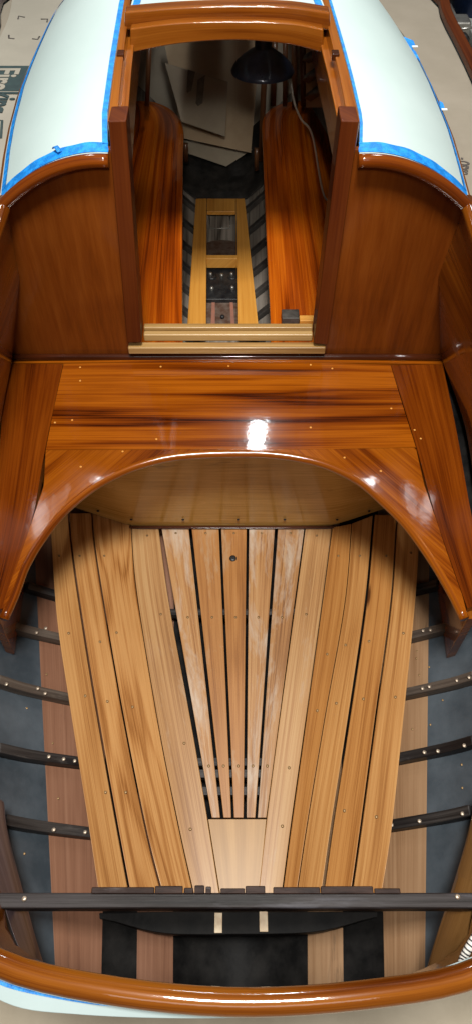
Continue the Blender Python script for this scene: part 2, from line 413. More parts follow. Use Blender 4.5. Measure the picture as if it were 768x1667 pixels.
boards['L2'] = plank(Lseam[2], Lseam[3], 'fir2', 'board with strong cathedral grain', .0022, .0006)
boards['L3'] = plank(Lseam[3], Lseam[4], 'firp', 'pale weathered board left of the slats', .0014, 0)
boards['R3'] = plank(Rseam[0], Rseam[1], 'firp', 'pale weathered board right of the slats', 0, .0014)
boards['R2b'] = plank(Rseam[1], Rseam[2], 'fird', None, .0014, .0012)
boards['R2'] = plank(Rseam[2], Rseam[3], 'fir', None, .0006, .0038)
boards['R1'] = plank(Rseam[3], Rseam[4], 'fird', None, .0030, .0024)
boards['R0'] = plank(Rseam[4], Rseam[5], 'fir', None, .0020, 0)
slats = []
for (a, b, c, d, mt) in ((263,307,345,358.5,'slatw'), (312,356,364,376.5,'slat'), (360,401,381,396,'slat'), (405,447,401,415,'slatw'), (452,495,419,433,'slatw')):
    A = [atz(a, 858, 0), atz(c, 1331, 0)]; B = [atz(b, 858, 0), atz(d, 1331, 0)]
    o = loft('slat', [B, A], mt, boat, n=16, m=2, thick=.016, dirn=(0, 0, -1), bev=.0015)
    slats.append((o, (a+b)/2, (c+d)/2))
endp = loft('end_panel', [[atz(433, 1333.5, -.002), atz(419, 1476, -.002)], [atz(339, 1333.5, -.002), atz(361.5, 1476, -.002)]], 'yellow', boat, n=12, m=3, thick=.015, dirn=(0, 0, -1), bev=.001)
for i, py in enumerate((1000, 1243, 1262, 1290)):
    w = (245, 512) if i == 0 else (315, 450)
    a, b = atz(w[0], py, -.034), atz(w[1], py, -.034)
    box('cleat', (a.x, a.y-.011, -.042), (b.x, a.y+.011, -.0165), 'ribd', boat, .001)
o = slats[2][0]
# plug ring in the centre slat
lathe('drain_plug', [(.0001, .004), (.006, .004), (.011, .003), (.012, 0), (.012, -.002)], 'iron', o, atz(379, 909, .001), n=20)
def put(key, pts):
    for p in pts:
        b = on(p[0], p[1], sole); stud('screw', SCREW, b+Vector((0, 0, .0008)), boards[key])
put('L0', [(112,1031),(139,1133),(172,1290),(97,905)]); put('L1', [(163,1045),(175,1142),(205,1290),(130,905)])
put('L2', [(216,1151),(190,1030),(170,905)]); put('L3', [(240,872),(262,1000),(300,1210),(310,1350)])
put('R0', [(656,1031),(643,1135),(612,1330),(668,900)]); put('R1', [(600,1044),(591,1138),(560,1320),(628,905)])
put('R2', [(547,1145),(562,1050),(585,905)]); put('R2b', [(532,1065),(516,1157),(550,905)]); put('R3', [(515,872),(498,1000),(470,1250),(459,1345)])
for (o, xt, xb) in slats:
    for py in (868, 1005, 1247):
        t = (py-858)/473; b = atz(xt+(xb-xt)*t, py, 0); stud('screw', SCREW, b+Vector((0, 0, .0006)), o)

# --- hull strakes
HY0 = .03
def hl(a, b, y0=.03, y1=1.75, k=12):
    f = lin(on(*a, hull), on(*b, hull)); return [Vector((f(y0+(y1-y0)*i/k), y0+(y1-y0)*i/k, 0)) for i in range(k+1)]
c0 = [Vector((-.02+.01*y, y, 0)) for y in [(HY0+(1.75-HY0)*i/12) for i in range(13)]]
def lerpc(A, B, t): return [p.lerp(q, t) for p, q in zip(A, B)]
bl1 = hl((62,1000), (90,1570)); br1 = hl((697,1000), (691,1580))
def tcurve(sign, B):
    return B
def outer(e, sgn):
    r = []
    for i in range(13):
        y = HY0+(1.75-HY0)*i/12
        xo = abs(e(y))+.20
        lim = .36+.62*max(0, y)**.8 if y < .5 else 9
        r.append(Vector((sgn*min(xo, lim), y, 0)))
    return r
ol, orr = outer(EL, -1), outer(ER, 1)
def inner(px0, k):      # narrow strakes behind the cross beam, running forward under the sole
    p = on(px0, 1560, hull)
    return [Vector((p.x + (k*p.x)*(y-.06), y, 0)) for y in [(HY0+(1.75-HY0)*i/12) for i in range(13)]]
lines = [ol, bl1, inner(170, .35), inner(226, .35), inner(284, .35), inner(498, .35), inner(555, .35), inner(620, .35), br1, orr]
mats = ['blue', 'brown', 'black', 'brown', 'black', 'browno', 'black', 'browno', 'blue']
for i, mt in enumerate(mats):
    A, B = lines[i], lines[i+1]
    loft('hull_strake', [B, A], mt, boat, n=30, m=6, surf=hull, thick=.012, dirn=(0, 0, -1), bev=.0006)
# --- ribs
ribs = [((96,967),(35,948),(),'ribd'), ((106,1038),(12,1014),((60,1030),(75,1023)),'rib'), ((124,1137),(-14,1100),((11,1114),(62,1121),(74,1129)),'rib'),
        ((139,1240),(-14,1213),((80,1232),(104,1236),(122,1239)),'ribd'), ((160,1356),(-4,1331),((88,1351),(139,1355)),'ribd'),
        ((674,957),(722,945),(),'ribd'), ((662,1035),(745,1013),((688,1027),(700,1026)),'rib'), ((652,1128),(782,1094),((687,1121),(698,1118),(743,1108),(763,1103)),'rib'),
        ((640,1234),(782,1200),((690,1225),(712,1223),(755,1214)),'ribd'), ((624,1344),(778,1315),((637,1343),(682,1337),(752,1325)),'ribd')]
RH = .030
hr = lambda x, y: hull(x, y)+RH*math.sqrt(1+((hull(x+.01, y)-hull(x-.01, y))/.02)**2)+.001
for a, b, rv, mt in ribs:
    p, q = on(*a, hr), on(*b, hr)
    path = []
    for i in range(15):
        v = p.lerp(q, -.15+1.2*i/14); path.append(Vector((v.x, v.y, hull(v.x, v.y)+.001)))
    o = sweep('rib', path, rect(.025, RH-.001), mt, boat, up=(0, 0, 1), bev=.003)
    for r in rv: stud('rivet', RIVET, on(*r, hr)+Vector((0, 0, .0012)), o)

for px in ((678,1060),(677,1072),(682,1099),(698,1086),(671,1187),(751,1245),(752,1283),(76,1098),(44,1153),(95,1300),(40,1390),(86,1210),(700,1180),(720,1140)):
    stud('hull_nail', NAIL, on(*px, hull)+Vector((0, 0, .0006)), boat)
# --- rear cross beam with scraped ledger
bz = .44
pa, pb = atz(-8, 1464, bz), atz(775, 1461, bz)
by0, by1 = atz(384, 1479, bz).y, atz(384, 1453, bz).y
box('cross_beam', (pa.x, by0, bz-.05), (pb.x, by1, bz), 'beam', boat, .004)
beam = bpy.data.objects['cross_beam']
for k_, (x0, x1) in enumerate(((150, 252), (253, 298), (300, 315), (317, 333), (335, 344), (359, 398), (399, 431), (444, 520), (521, 606), (608, 650))):
    j_ = (.0, .002, -.001, .003, .001, -.002, .002, 0, .0015, -.002)[k_]
    a, b = atz(x0, 1450, bz), atz(x1, 1450, bz)
    box('ledger_strip', (a.x, by1-.003, bz+.0005), (b.x, by1+.009+j_, bz+.007+j_*.5), 'notch', beam, .002)
for px in ((40, 1463), (744, 1460)):
    stud('rivet', RIVET, atz(*px, bz+.001), beam)
lb = lambda x, y: .075
loft('floor_timber', [[atz(86,1487,.075), atz(170,1486,.075), atz(262,1484,.075), atz(384,1484,.075), atz(515,1484,.075), atz(610,1484,.075), atz(690,1481,.075)], [atz(86,1492,.075), atz(170,1497,.075), atz(262,1519,.075), atz(384,1521,.075), atz(515,1517,.075), atz(610,1494,.075), atz(690,1487,.075)]], 'black', boat, n=30, m=3, thick=.05, dirn=(0, 0, -1), bev=.004, flip=True)
for (xa, xb, ya, yb) in ((349, 362, 1486, 1519), (422, 435, 1484, 1517)):
    p, q = atz(xa, yb, .0785), atz(xb, ya, .0785)
    box('cream_strip', (p.x, p.y, .0755), (q.x, q.y, .081), 'cream_strip', boat, .001)  # short cream strip laid on the floor timber

# --- coaming and clamp round the cockpit
def mirror(P, dx=0): return [Vector((-p[0]+dx, p[1], p[2])) for p in P]
Tl = [(-.592,1.70,1.02),(-.615,1.45,.98),(-.635,1.1,.92),(-.63,.7,.86),(-.57,.32,.80),(-.47,.13,.765),(-.36,.063,.75),(-.2,.030,.75)]
Tr = [(.592,1.70,1.02),(.610,1.45,.98),(.635,1.1,.92),(.63,.7,.86),(.57,.30,.80),(.47,.115,.765),(.36,.050,.75),(.2,.024,.75)]
ring = [Vector(p) for p in Tl]+[Vector((0,.014,.75))]+[Vector(p) for p in reversed(Tr)]
Bl = [aty(23,572,1.70), Vector((-.69,1.4,.50)), Vector((-.665,1.1,.49)), Vector((-.63,.7,.46)), atz(-18,1340,.42), atz(4,1460,.42), atz(34,1545,.42), Vector((-.25,.045,.42))]
Br = [aty(716,579,1.70), Vector((.668,1.4,.50)), Vector((.650,1.1,.49)), Vector((.64,.7,.46)), atz(788,1350,.42), atz(772,1460,.42), atz(744,1545,.42), Vector((.25,.035,.42))]
Ml = [aty(33,452,1.70)]+[ (Vector(b)+Vector(t))*.5 for b, t in zip(Bl[1:], Tl[1:])]
Mr = [aty(713,448,1.70)]+[ (Vector(b)+Vector(t))*.5 for b, t in zip(Br[1:], Tr[1:])]
loft('coaming_board', [Bl, Ml, Tl], 'ring', boat, n=50, m=4, thick=.02, dirn=(-1, -.1, 0), bev=.003)
loft('coaming_board', [Tr, Mr, Br], 'ring', boat, n=50, m=4, thick=.02, dirn=(1, -.1, 0), bev=.003)
P = resample(ring, 110)
sweep('coaming_rail', P, circ(.0185, 18, .0175), 'ring', boat)
loft('stern_board', [[(-.36,.066,.74),(-.2,.034,.74),(0,.018,.74),(.2,.028,.74),(.36,.054,.74)], [(-.36,.07,-.1),(-.2,.05,-.13),(0,.038,-.15),(.2,.046,-.13),(.36,.06,-.1)]], 'trim', boat, n=30, m=5, thick=.02, dirn=(0, -1, 0), bev=.002)
# clamps
def clamp(px_in, px_out, mat):
    loft('clamp_board', [[atz(*p, .36) for p in px_in], [atz(*p, .42) for p in px_out]], mat, boat, n=20, m=2, thick=.03, dirn=(0, 0, -1), bev=.003)
clamp([(2,1300),(8,1350),(36,1460),(58,1540),(74,1590)], [(-34,1330),(-24,1380),(0,1452),(26,1532),(62,1600)], 'clampl')
clamp([(780,1290),(764,1360),(738,1450),(712,1530),(692,1600)], [(820,1310),(805,1370),(790,1470),(762,1540),(736,1606)], 'clampr')
# topside planking between hull turn and coaming
tl = [Vector((p.x, p.y, hull(p.x, p.y)-.004)) for p in ol[::-1]]; tr = [Vector((p.x, p.y, hull(p.x, p.y)-.004)) for p in orr[::-1]]
loft('topside_plank', [tl, [Vector(p)+Vector((-.022, 0, 0)) for p in Bl]], 'blue', boat, n=40, m=4, thick=.012, dirn=(-1, 0, -.2))
loft('topside_plank', [tr, [Vector(p)+Vector((.022, 0, 0)) for p in Br]], 'blue', boat, n=40, m=4, thick=.012, dirn=(1, 0, -.2))

# --- bridge deck (U shaped)
ZD = .50
deckf = lambda x, y: ZD-.02*x*x
arch = [(5,1004),(22,966),(40,918),(65,876),(100,832),(150,790),(200,763),(240,749),(280,740),(330,735.5),(384,734),(434,735),(484,741),(534,754),(584,779),(624,813),(664,853),(704,908),(734,958),(757,1004)]
D = lambda *pts: [on(*p, deckf) for p in pts]
bd = loft('bridge_deck', [D((104,592),(260,590),(480,590),(635,594)), D((104-30*.5,661),(240,661),(500,661),(635+20,661)), D((75,732),(280,731),(490,731),(676,728))], 'deck', boat, n=40, m=6, surf=deckf, thick=.022, dirn=(0, 0, -1), bev=.0003, flip=True)
bd['label'] = 'varnished bridge deck in front of the cabin bulkhead'
back = loft('back_strip', [D((20,577),(260,576),(480,577),(722,580)), D((20,591),(260,589.5),(480,589.5),(722,593))], 'deck', bd, n=30, m=2, surf=deckf, thick=.022, dirn=(0, 0, -1), bev=.0003, flip=True)
AL = resample(D(*arch[:11]), 60)[::-1]; AR = resample(D(*arch[10:]), 60)
loft('deck_arm', [D((384,731.4),(280,731.6),(180,732.2),(75,732.8),(72,790),(52,850),(30,915),(8,975),(4,1003)), AL], 'arm', bd, n=90, m=10, surf=deckf, sm=False, thick=.022, dirn=(0, 0, -1), bev=.0003, plane=(-.62,-.78), flip=True)
loft('deck_arm', [D((384,731.4),(490,731.6),(600,730),(676,728.8),(690,790),(709,845),(727,900),(752,970),(760,1003)), AR], 'arm', bd, n=90, m=10, surf=deckf, sm=False, thick=.022, dirn=(0, 0, -1), bev=.0003, plane=(.62,-.78))
loft('corner_plank', [D((8,592),(2,700),(-8,800),(-34,1000)), D((103,592.5),(74,732),(52,849),(6,990))], 'deckd', bd, n=30, m=6, surf=deckf, thick=.022, dirn=(0, 0, -1), bev=.0003, flip=True)
loft('corner_plank', [D((636,594.5),(677,728),(709.6,845),(760,990)), D((720,593),(742,700),(765,830),(795,980))], 'deckd', bd, n=30, m=6, surf=deckf, thick=.022, dirn=(0, 0, -1), bev=.0003, flip=True)
A = resample([on(*p, deckf)+Vector((0, 0, -.011)) for p in arch], 90)
sweep('rounded_edge', A, circ(.0118, 16), 'arm', bd)
loft('gap_shade_strip', [[Vector((sg*.60, y, .455)) for y in (1.69,1.3,.85)] for sg in (1,)]+[[Vector((.72, y, .455)) for y in (1.69,1.3,.85)]], 'black', boat, n=8, m=2, thick=.02, dirn=(0, 0, -1), bev=.001, flip=True)  # black strip added so the gap beside the deck reads as shade
# knees below the arm tips
def knee(top, bot, mat='ring'):
    loft('knee', [top, bot], mat, boat, n=14, m=4, thick=.022, dirn=(1 if top[0].x > 0 else -1, 0, 0), bev=.002)
kl = [on(*p, deckf)+Vector((0, 0, -.024)) for p in ((-6,1000),(6,900),(24,760))]
knee(kl, [Vector((p.x-.03, p.y+.02, hull(p.x-.03, p.y)+.0)) for p in kl])
kr = [on(*p, deckf)+Vector((0, 0, -.024)) for p in ((764,1000),(752,900),(735,760))]
knee(kr, [Vector((p.x+.02, p.y+.02, hull(p.x+.02, p.y)+.0)) for p in kr])
# front panel under the bridge deck
YP = atz(384, 857, 0).y
top = [Vector((x, YP-.004, .47)) for x in (-.62, -.3, 0, .3, .62)]
bot = [aty(70,842,YP), aty(130,831,YP), aty(212,856,YP), aty(384,857,YP), aty(545,857,YP), aty(620,831,YP), aty(690,842,YP)]
bot = [Vector((p.x, YP, sole(p.x, YP-.01)+.002)) for p in [Vector((-.62+1.24*i/30, 0, 0)) for i in range(31)]]
loft('seat_panel', [top, bot], 'seat', boat, n=40, m=8, thick=.012, dirn=(0, 1, 0), flip=True, bev=.0005)
a, b = aty(210, 857, YP), aty(546, 857, YP)
box('kick_strip', (a.x, YP-.014, .001), (b.x, YP-.002, .009), 'trim', boat, .002)

panel = [o for o in bpy.data.objects if o.name == 'seat_panel'][0]
for px in (160, 214, 298, 387, 463, 548, 600):
    p = aty(px, 846 if 214 <= px <= 548 else 832, YP-.006); stud('screw', DARKS, p, panel).rotation_euler = (math.pi/2, 0, 0)
for (px, py) in ((131,598),(131,620),(262,597),(372,596),(505,594),(505,696),(118,684),(132,760),(619,767),(636,665),(674,700),(684,714),(560,745),(200,735),(255,715),(540,600),(90,688)):
    stud('plug', PLUG, on(px, py, deckf)+Vector((0, 0, .0004)), bd)
# --- bulkhead
YB = 1.70
Lo = [aty(10,585,YB), aty(18,450,YB), aty(6,338,YB)]; Li = [aty(214,585,YB), aty(196,430,YB), aty(182,246,YB)]
def arcz(P0, P1, k, n=9):
    return [P0.lerp(P1, i/(n-1))+Vector((0, 0, k*4*(i/(n-1))*(1-i/(n-1)))) for i in range(n)]
loft('bulkhead_panel', [arcz(aty(6,334,YB), aty(184,244,YB), .042), arcz(aty(8,450,YB), aty(212,450,YB), .0), arcz(aty(4,588,YB), aty(216,588,YB), .0)], 'bulk', boat, n=20, m=8, thick=.018, dirn=(0, 1, 0), bev=.001, plane='xz', flip=True)
loft('bulkhead_panel', [arcz(aty(568,244,YB), aty(758,340,YB), .042), arcz(aty(530,450,YB), aty(742,450,YB), .0), arcz(aty(512,588,YB), aty(738,588,YB), .0)], 'bulk', boat, n=20, m=8, thick=.018, dirn=(0, 1, 0), bev=.001, plane='xz', flip=True)
# dark quarter round at the seam
a, b = aty(22,577,YB), aty(728,580,YB)
sweep('seam_moulding', [Vector((a.x, YB-.010, ZD+.002)), Vector((0, YB-.010, ZD+.004)), Vector((b.x, YB-.010, ZD+.002))], circ(.011, 12), 'trim', boat, n=12)
# posts
def post(t0, t1, b0, b1):
    yf = YB-.028
    P = [aty(*t0, yf), aty(*t1, yf), aty(*b1, yf), aty(*b0, yf)]
    loft('companionway_post', [[P[0], P[1]], [P[3], P[2]]], 'post', boat, n=3, m=8, thick=.075, dirn=(0, 1, 0), bev=.004, uvswap=True, flip=True)
post((176,197), (206,196), (207,559), (231,558)); post((554,196), (584,197), (510,560), (533,562))
# sill
a, b = aty(205, 560, YB-.05), aty(532, 563, YB-.05)
box('sill', (a.x, YB-.030, .531), (b.x, YB-.002, .557), 'sill', boat, .004)
a, b = aty(231, 540, YB-.02), aty(511, 540, YB-.02)
box('sill', (a.x, YB-.001, .5572), (b.x, YB+.020, .584), 'sill', boat, .005)
box('sill', (a.x, YB+.0205, .555), (b.x, YB+.042, .594), 'sill', boat, .004)

# --- cabin roof
ri_z = lambda x, y: 1.150+.14*(y-YB)
ro_z = lambda x, y: 1.030+.10*(y-YB)
def by_y(pts):
    pts = sorted(pts, key=lambda p: p.y)
    def f(y):
        for a, b in zip(pts, pts[1:]):
            if y <= b.y: return a.x+(b.x-a.x)*(y-a.y)/(b.y-a.y)
        a, b = pts[-2], pts[-1]; return a.x+(b.x-a.x)*(y-a.y)/(b.y-a.y)
    return f
YA = YB-.012
oL = [on(*p, ro_z) for p in ((3,317),(11.5,250),(20,203),(35,146),(50,107),(61,81),(77,46),(90,21),(107,0))]
oR = [on(*p, ro_z) for p in ((762,326),(744,258),(731,214),(716,177),(701,140),(683,103),(657,61),(639,33),(613,0))]
oL += [Vector((-.40,3.4,0)), Vector((-.20,4.1,0))]; oR += [Vector((.26,3.4,0)), Vector((.02,4.1,0))]
iL = [on(*p, ri_z) for p in ((176,243),(175,188),(187,100),(203,0))]; iR = [on(*p, ri_z) for p in ((584,243),(585,195),(570,129),(555,73),(534,0))]
iL += [Vector((-.27,3.0,0)), Vector((-.13,4.1,0))]; iR += [Vector((.17,3.0,0)), Vector((-.05,4.1,0))]
foL, foR, fiL, fiR = map(by_y, (oL, oR, iL, iR))
def roofpt(side, u, y):
    fo, fi = (foL, fiL) if side < 0 else (foR, fiR)
    x = fo(y)+(fi(y)-fo(y))*u
    z = ro_z(0, y)+(ri_z(0, y)-ro_z(0, y))*u + .035*4*u*(1-u)
    return Vector((x, y, z))
YE = 4.1
roof = None
def strip(name, side, u0, u1, y0, y1, mat, parent, dz, nu=10, ny=44, thick=.0, wob=0.0):
    rows = []
    for i in range(nu+1):
        r = []
        for j in range(ny+1):
            y = y0+(y1-y0)*j/ny
            w = wob*(math.sin(j*1.7+i)+math.sin(j*.6))
            r.append(roofpt(side, u0+(u1-u0)*i/nu + w*(i == nu), y+ (w*.25*(j == ny)))+Vector((0, 0, dz)))
        rows.append(r)
    return grid(name, rows, mat, parent, thick=thick, dirn=(0, 0, -1) if thick else None, bev=.001 if thick else 0, flip=(side > 0))
for sd in (-1, 1):
    rf = strip('cabin_roof', sd, -.02, 1.0, YA-.002, YE, 'white', boat, 0, 14, 60, thick=.02)
    tu = .045 if sd < 0 else .028
    # tape along the aft edge, the outer edge and the slide log
    strip('masking_tape', sd, 0.0, 1.0, YA, YA+.036, 'tape', rf, .0022, 26, 3, wob=.006)
    t = strip('masking_tape', sd, 0.0, tu, YA+.03, 3.4 if sd < 0 else 2.35, 'tape', rf, .0034, 2, 60, wob=.0012)
    strip('masking_tape', sd, .955 if sd < 0 else .975, 1.0, YA+.03, 3.3, 'tape', rf, .0034, 2, 40)
    strip('roof_edging', sd, -.055, -.021, YA-.002, YE, 'ring', rf, -.001, 2, 50, thick=.05)
    # dark moulding under the roof edge
    pth = [roofpt(sd, -.03+1.03*i/24, YA-.004)+Vector((0, -.007, -.013)) for i in range(25)]
    sweep('roof_moulding', pth, circ(.0165, 14, .016), 'deckd', boat)
    # cabin side
    ys = [YA+.02+(YE-YA-.02)*j/20 for j in range(21)]
    wx = lambda y: .74-.10*max(0, y-2.6)
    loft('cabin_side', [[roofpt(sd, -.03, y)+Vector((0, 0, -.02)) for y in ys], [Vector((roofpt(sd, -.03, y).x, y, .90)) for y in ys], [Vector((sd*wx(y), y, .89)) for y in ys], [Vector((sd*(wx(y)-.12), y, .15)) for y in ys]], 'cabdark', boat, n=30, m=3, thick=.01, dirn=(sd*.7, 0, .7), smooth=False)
# torn tape tabs on the right edge
rr_ = [o for o in bpy.data.objects if o.name.startswith('cabin_roof')][1]
for (p, q, r, s) in (((655,59),(672,66),(676,76),(664,78)), ((664,72),(676,84),(683,98),(677,103)), ((714,164),(720,167),(723,176),(717,178))):
    z = lambda x, y: ro_z(x, y)+.004
    loft('tape_tab', [[on(*p, z), on(*q, z)], [on(*s, z), on(*r, z)]], 'tape', rr_, n=3, m=2, thick=.001, dirn=(0, 0, -1))
for (x0, x1, y) in ((670, 679, 75.5), (718, 727, 178)):
    a, b = on(x0, y, lambda x, y: 1.04+.1*(y-YB)), on(x1, y, lambda x, y: 1.04+.1*(y-YB))
    box('tape_tab', (a.x, a.y-.004, a.z-.001), (b.x, a.y+.004, a.z+.001), 'tapee', rr_, 0)
# little lifted curl on the left aft tape
cp = roofpt(-1, .58, YA+.036)
sweep('tape_curl', [cp+Vector((-.012,.004,.002)), cp+Vector((-.005,-.006,.012)), cp+Vector((.006,-.02,.006))], rect(.012, .001), 'tape', [o for o in bpy.data.objects if o.name.startswith('cabin_roof')][0], n=8)

# --- slide logs (companionway rails), header, centre hatch top
zr = lambda x, y: 1.215+.075*(y-YB)
zr2 = lambda x, y: 1.200+.075*(y-YB)
def log(outer_, inner_, lipin, ridge, low):
    lg = loft('slide_log', [[on(*p, zr) for p in outer_], [on(*p, zr) for p in inner_]], 'rail', boat, n=14, m=2, thick=.085, dirn=(0, 0, -1), bev=.003, flip=outer_[0][0] > 380)
    loft('slide_lining', [[on(*p, zr2)+Vector((0, 0, -.016)) for p in inner_], [on(*p, zr2)+Vector((0, 0, -.016)) for p in lipin]], 'rail', lg, n=14, m=2, thick=.10, dirn=(0, 0, -1), bev=.003, flip=outer_[0][0] > 380)
    return lg
ll = log([(175,196),(187,100),(204,-10)], [(191,195),(201,94),(214,-10)], [(206,193),(214,94),(225,-10)], None, None)
lr = log([(585,196),(570,129),(555,73),(532,-10)], [(566,196),(549,110),(540,73),(521,-10)], [(552,193),(534,110),(524,70),(508,-10)], None, None)
# latch notches in the logs
for lg, pts in ((ll, ((197,88),(199,186))), (lr, ((545,88),(559,186)))):
    for (x, y) in pts:
        p = on(x, y, zr); box('catch', (p.x-.010, p.y-.014, p.z-.012), (p.x+.010, p.y+.014, p.z+.006), 'trim' if y < 150 else 'post', lg, .003)
YH = 2.16
def hcurve(pts, y): return [aty(*p, y) for p in pts]
loft('hatch_header', [hcurve(((203,19.5),(290,12.5),(384,9.5),(470,11.5),(537,21)), YH), hcurve(((203,50.5),(290,41),(384,38),(470,41),(537,51)), YH)], 'rail', boat, n=30, m=4, thick=.05, dirn=(0, 1, 0), bev=.005, flip=True)
hd = bpy.data.objects['hatch_header']
loft('header_arch', [hcurve(((212,47),(290,37.5),(384,35),(470,38),(526,48)), YH-.03), hcurve(((212,87),(290,72),(384,66),(470,73),(526,87)), YH-.03)], 'rail', hd, n=30, m=4, thick=.045, dirn=(0, 1, 0), bev=.004, flip=True)
# centre cabin top beyond the header
cz = lambda x, y: 1.275+.06*(y-2.2)
cA = [Vector((fiL(y)+.028, y, 0)) for y in (2.19, 2.6, 3.0, 4.1)]; cB = [Vector((fiR(y)-.028, y, 0)) for y in (2.19, 2.6, 3.0, 4.1)]
def ctop(x, y): return 1.255+.06*(y-2.2) + .018*(1-((x+.03)/.3)**2)
ct = loft('cabin_top', [cB, cA], 'white', boat, n=20, m=10, surf=ctop, thick=.02, dirn=(0, 0, -1), bev=.001)
for sgn, C in ((1, cA), (-1, cB)):
    loft('masking_tape', [[p+Vector((sgn*.006, 0, 0)) for p in C], [p+Vector((sgn*.026, 0, 0)) for p in C]][::sgn*-1], 'tape', ct, n=20, m=2, surf=lambda x, y: ctop(x, y)+.0025)
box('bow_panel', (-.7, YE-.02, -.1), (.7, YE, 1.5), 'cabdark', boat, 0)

# --- cabin inside
ZB = .40
bz_ = lambda x, y: ZB
B = lambda *pts: [atz(*p, ZB) for p in pts]
fa = Vector((-.62, 1.72, ZB))
def berth(edge, sgn):
    E = resample(edge, 70)
    rows = [[p.lerp(Vector((sgn*max(.64-.05*(p.y-1.7), abs(p.x)+.02), p.y, ZB)), i/8) for p in E] for i in range(9)]
    return grid('berth', rows, 'berth', boat, thick=.018, dirn=(0, 0, -1), bev=.003, flip=sgn > 0)
berth([Vector((-.168, 1.722, ZB))]+B((297,530),(297,400),(298,260),(299,215),(292,192),(276,176),(255,167),(235,164)), -1)
berth([Vector((.112, 1.722, ZB))]+B((440,530),(434,400),(428,260),(426,205),(431,187),(446,173),(470,166),(500,163)), 1)
ccx = lambda y: -.035-.03*(y-2.0)
def chull(x, y):
    return -.02 + .95*soft(abs(x-ccx(y))-.115, .03) + .16*max(0, y-2.95)**1.2
gx = [-.62+1.24*i/40 for i in range(41)]; gy = [1.71+2.3*j/40 for j in range(41)]
grid('cabin_hull', [[Vector((x, y, min(chull(x, y), .9))) for x in gx] for y in gy], 'cabhull', boat, thick=.01, dirn=(0, 0, -1), uvswap=True)
for i in range(10):
    y = 1.84+.160*i
    for sgn in (-1, 1):
        path = []
        for k in range(9):
            s = .09+.22*k/8; x = ccx(y)+sgn*s; path.append(Vector((x, y+.02*k/8, chull(x, y)+.001)))
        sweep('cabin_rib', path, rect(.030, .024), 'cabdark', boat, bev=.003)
loft('fore_floor_overlay', [[Vector((ccx(3.37)-.26+.52*k/8, 3.37, 0)) for k in range(9)], [Vector((ccx(3.95)-.26+.52*k/8, 3.95, 0)) for k in range(9)]], 'blackish', boat, n=30, m=12, surf=chull, dz=.014, thick=.010, dirn=(0, 0, -1), bev=.002)  # dark overlay draped over the forward cabin floor
# keel case frame
ZC = .085
C_ = lambda *pts: [atz(*p, ZC) for p in pts]
kc = loft('keel_case_rail', [C_((304,545),(319,323)), C_((335.5,545),(336.5,323))], 'casew', boat, n=10, m=3, thick=.025, dirn=(0, 0, -1), bev=.002)
loft('keel_case_rail', [C_((386.5,545),(383.5,323)), C_((422,545),(398,323))], 'casew', boat, n=10, m=3, thick=.025, dirn=(0, 0, -1), bev=.002)
loft('keel_case_cap', [C_((337,323),(337,344)), C_((383,323),(383,344))], 'casew', boat, n=4, m=6, thick=.02, dirn=(0, 0, -1), bev=.002)
loft('keel_case_cap', [C_((336,415),(336,421)), C_((385.5,415),(385.5,421))], 'casew', boat, n=4, m=6, thick=.05, dirn=(0, 0, -1), bev=.002)
zk = lambda *pts: [atz(*p, .0) for p in pts]
loft('bilge_plate', [zk((330,545),(330,488)), zk((392,545),(392,488))], 'rust', boat, n=6, m=6, thick=.012, dirn=(0, 0, -1), bev=.001)
loft('bilge_plate', [zk((333,415),(334,340)), zk((388,415),(387,340))], 'rust', boat, n=6, m=6, thick=.012, dirn=(0, 0, -1), bev=.001)
pl = loft('ballast_block', [[atz(*p, .02) for p in ((333,487),(334,424))], [atz(*p, .02) for p in ((390,487),(389,424))]], 'iron', boat, n=6, m=6, thick=.025, dirn=(0, 0, -1), bev=.003)
for (x, y) in ((343,448),(361,450),(377,448),(345,471),(378,470)):
    lathe('bolt', [(.0001,.014),(.007,.013),(.009,.008),(.009,.0)], 'steel', pl, atz(x, y, .0205), n=12)
for (x, y) in ((343,446),(376,446)):
    lathe('washer', [(.013,.003),(.022,.003),(.023,.0)], 'iron', pl, atz(x+2, y+4, .0208), n=20)
loft('primer_stripe', [[atz(343,535,.0025), atz(345,490,.0025)], [atz(350,535,.0025), atz(350,490,.0025)]], 'salmon', bpy.data.objects['bilge_plate'], n=4, m=2, thick=.001, dirn=(0, 0, -1))
loft('primer_stripe', [[atz(376,535,.0025), atz(374,490,.0025)], [atz(382,535,.0025), atz(379,490,.0025)]], 'salmon', bpy.data.objects['bilge_plate'], n=4, m=2, thick=.001, dirn=(0, 0, -1))
a = atz(362, 517, .002); lathe('bolt', [(.0001,.012),(.008,.011),(.010,.006),(.010,.0)], 'iron', bpy.data.objects['bilge_plate'], a, n=12)
sweep('bracket', [atz(341,352,.05), atz(342,372,.012), atz(374,372,.012), atz(374,352,.05)], circ(.0035, 8), 'steel', boat)
# cabin side battens and dark frames
def batten(x0, y0, x1, y1, Y, w, mat):
    a, b = aty(x0, y0, Y), aty(x1, y1, Y+.02)
    sweep('cabin_batten', [a, b], rect(w, .015), mat, boat, up=(0, -1, .2))
for (x0, y0, x1, y1, Y, w, m_) in ((432,60,424,260,3.52,.026,'cabwood'),(447,60,444,170,3.6,.026,'cabwood'),(464,50,463,170,3.6,.022,'cabwood'),(478,50,479,170,3.55,.026,'cabwood'),(492,50,494,170,3.5,.03,'cabwood'),(244,70,240,170,3.4,.02,'cabwood'),(303,232,303,262,3.35,.02,'cabwood'),(417,240,417,275,3.35,.02,'cabwood')):
    batten(x0, y0, x1, y1, Y, w, m_)
loft('lining_panel', [[aty(497,60,3.3), aty(497,175,3.3)], [aty(545,60,2.9), aty(545,175,2.9)]], 'card3', boat, n=6, m=4, thick=.012, dirn=(1, .5, 0))
